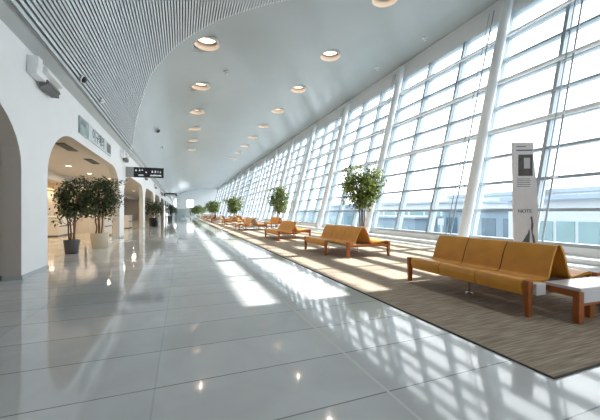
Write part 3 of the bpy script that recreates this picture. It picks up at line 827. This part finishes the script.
# ------------------------------------------------------------------ people
def person(loc, rz, pose, coat, legs, label, scale=1):
    t=thing('person',label,'person',loc,rz); t.scale=(scale,)*3
    J={}; E=[]
    if pose=='sit':
        J=dict(pel=(0,0,.56,.13),wai=(0,.02,.72,.12),che=(0,.0,.95,.145),nec=(0,-.02,1.12,.05),hea=(0,-.03,1.22,.075),top=(0,-.03,1.31,.08),
               lk=(.1,-.42,.52,.065),la=(.1,-.44,.10,.045),lf=(.1,-.58,.045,.035),rk=(-.1,-.42,.52,.065),ra=(-.1,-.44,.10,.045),rf=(-.1,-.58,.045,.035),
               ls=(.18,0,1.05,.05),le=(.22,-.06,.80,.04),lh=(.14,-.3,.66,.03),rs=(-.18,0,1.05,.05),re=(-.22,-.06,.80,.04),rh=(-.14,-.3,.66,.03))
    else:
        J=dict(pel=(0,0,.92,.13),wai=(0,0,1.08,.12),che=(0,0,1.30,.15),nec=(0,0,1.47,.05),hea=(0,-.01,1.56,.075),top=(0,-.01,1.66,.08),
               lk=(.1,.02,.50,.065),la=(.1,.06,.09,.045),lf=(.1,-.1,.045,.035),rk=(-.1,-.06,.50,.065),ra=(-.1,-.08,.09,.045),rf=(-.1,-.22,.045,.035),
               ls=(.18,0,1.39,.05),le=(.24,.03,1.12,.04),lh=(.24,-.06,.88,.03),rs=(-.18,0,1.39,.05),re=(-.24,.03,1.12,.04),rh=(-.24,-.06,.88,.03))
    E=[('pel','wai'),('wai','che'),('che','nec'),('nec','hea'),('hea','top'),('pel','lk'),('lk','la'),('la','lf'),('pel','rk'),('rk','ra'),('ra','rf'),
       ('che','ls'),('ls','le'),('le','lh'),('che','rs'),('rs','re'),('re','rh')]
    keys=list(J); me=bpy.data.meshes.new('figure'); me.from_pydata([J[k][:3] for k in keys],[(keys.index(a),keys.index(b)) for a,b in E],[])
    o=bpy.data.objects.new('figure',me); COL.objects.link(o)
    o.modifiers.new('s','SKIN')
    if not me.skin_vertices: me.attributes.new('skin','FLOAT','POINT')
    for i,k in enumerate(keys): me.skin_vertices[0].data[i].radius=(J[k][3],J[k][3]*.8)
    me.skin_vertices[0].data[0].use_root=True
    sb=o.modifiers.new('d','SUBSURF'); sb.levels=1; sb.render_levels=1
    bpy.context.view_layer.update()
    m2=bpy.data.meshes.new_from_object(o.evaluated_get(bpy.context.evaluated_depsgraph_get()))
    bpy.data.objects.remove(o)
    m2.materials.clear()
    for m in (coat,legs,M['skin'],M['dark']): m2.materials.append(m)
    zn=J['nec'][2]; zp=J['pel'][2]-.04
    for p in m2.polygons:
        c=p.center; p.use_smooth=True
        if c.z>zn: p.material_index=2
        elif c.z<.1: p.material_index=3
        elif (c.z<zp and (pose!='sit' or c.y<-.1 or c.z<.55)) and not (abs(c.x)>.17 and c.z>.6): p.material_index=1
        else: p.material_index=0
    b=bpy.data.objects.new('body',m2); COL.objects.link(b); b.parent=t
    h=J['top']; MB().sph((h[0],h[1]+.02,h[2]-.0),.105,12,8,(1,1.05,1.0)).build('hair',M['hair'],t)
    return t
def place(px,py,D):
    d=ray(px,py); return (d.x*D,d.y*D,0)
# seated travellers: on the walkway side of a distant bench
person((4.1,41.5,0),-PI/2,'sit',M['coatd'],M['trous'],'seated person in a black coat on a distant ochre bench')
person((4.15,42.6,0),-PI/2,'sit',M['coatl'],M['trous'],'seated person in a pale coat beside the one in black')
person(place(220.5,223,38.5),-1.2,'stand',M['coatl'],M['coatl'],'dark haired small person in a pale coat standing before the distant bench',.78)
person(place(176,218,88),0,'stand',M['coatg'],M['trous'],'tiny figure in dark green walking far away on the left',1.0)
person(place(190.5,217,95),0,'stand',M['coatr'],M['trous'],'tiny figure in dull red at the far end of the walkway',1.0)

# ------------------------------------------------------------------ outside
GZ=-5.0
o=MB().box(14,300,-150,400,GZ-.3,GZ).build('ground',M['apron']); o['kind']='structure'
def building(name,label,x0,x1,y0,y1,h,wallm,roofh,winm,rowsz,wl,gap,side='x'):
    t=thing(name,label,'building',(x0,y0,GZ))
    MB().box(0,x1-x0,0,y1-y0,0,h).build('wall',wallm,t)
    MB().box(-.6,x1-x0+.6,-.6,y1-y0+.6,h,h+roofh).build('roof',M['bld_r'],t)
    for (za,zb) in rowsz:
        y=gap
        while y+wl<y1-y0:
            m=MB(); m.box(-.06,0,y,y+wl,za,zb); wn=m.build('window',winm,t)
            y+=wl+gap
        if x1-x0>8:
            x=gap
            while x+wl<x1-x0:
                m=MB(); m.box(x,x+wl,-.06,0,za,zb); m.build('window',winm,t)
                x+=wl+gap
    return t
# layout uses photo directions only to choose real positions on the apron
building('terminal_building','pale low building with teal windows opposite the glass at the right edge',34,60,8,23.5,7.6,M['bld_w'],.4,M['bwin'],[(3.3,5.5)],1.5,.3)
building('terminal_building','blue grey building with tall windows seen behind the banner',46,70,29,44,6.6,M['bld_b'],.4,M['bwin_d'],[(1.2,5.4)],2.4,1.2)
building('terminal_building','long pale building with a ribbon of teal windows behind the nearest bench',60,78,52,92,8.6,M['bld_w'],.5,M['bwin'],[(4.9,6.9),(1.0,3.2)],5,.8)
building('terminal_building','small blue grey block on the apron left of the nearest bench',40,45.5,45,60,5.2,M['bld_b'],.4,M['bwin'],[(1.4,3.6)],2.2,1.5)
building('terminal_building','distant pale terminal with a raised roof behind the glass, far left one',90,112,115,190,10,M['bld_b'],1.0,M['bwin_d'],[(3,7)],7,2)
building('terminal_building','far wide terminal on the horizon behind the banner',120,150,40,112,13.0,M['bld_w'],1.4,M['bwin_d'],[(7,9.5)],9,2)
building('terminal_building','distant blue grey terminal wing seen low behind the glass mullions',55,70,98,150,7.0,M['bld_b'],.6,M['bwin'],[(2,5)],4,1.2)
t=thing('control_tower','slender pale control tower on the far terminal roof','tower',(118,70,GZ))
MB().lathe([(1.0,0),(.8,14.6),(2.0,15.4),(2.2,17),(1.2,17.6),(.3,20.5),(.001,21)],n=16).build('shaft',M['bld_r'],t)

# ------------------------------------------------------------------ light
W=bpy.data.worlds.new('sky'); S.world=W; W.use_nodes=True
nt=W.node_tree; bg=nt.nodes['Background']
tc=nt.nodes.new('ShaderNodeTexCoord'); sp=nt.nodes.new('ShaderNodeSeparateXYZ'); nt.links.new(tc.outputs['Generated'],sp.inputs[0])
r=nt.nodes.new('ShaderNodeValToRGB'); r.color_ramp.elements[0].position=.0; r.color_ramp.elements[0].color=(.92,.96,1.0,1); r.color_ramp.elements[1].position=.6; r.color_ramp.elements[1].color=(.98,.99,1.0,1)
nt.links.new(sp.outputs['Z'],r.inputs['Fac']); nt.links.new(r.outputs['Color'],bg.inputs['Color']); bg.inputs['Strength'].default_value=3.0
sun=bpy.data.lights.new('sun','SUN'); sun.energy=12; sun.angle=.012; sun.color=(1,.95,.88)
so=bpy.data.objects.new('sun',sun); COL.objects.link(so)
d=Vector((-1,-.0,-.78)); so.rotation_euler=d.to_track_quat('-Z','Y').to_euler(); so.location=(30,30,25)

cam=bpy.data.cameras.new('camera'); co=bpy.data.objects.new('camera',cam); COL.objects.link(co); S.camera=co
cam.sensor_fit='HORIZONTAL'; cam.sensor_width=36; cam.lens=306/600*36; cam.shift_y=2/600; cam.clip_end=600; cam.clip_start=.05
co.location=(0,0,H); co.rotation_euler=(PI/2,0,-TH)

S.view_settings.view_transform='Standard'; S.view_settings.look='None'; S.view_settings.gamma=1; S.view_settings.exposure=0.6
S.view_settings.use_curve_mapping=False
S.cycles.use_denoising=True
S.cycles.max_bounces=10; S.cycles.diffuse_bounces=6; S.cycles.glossy_bounces=5; S.cycles.transparent_max_bounces=16
S.cycles.caustics_reflective=False; S.cycles.caustics_refractive=False
S.cycles.sample_clamp_indirect=6
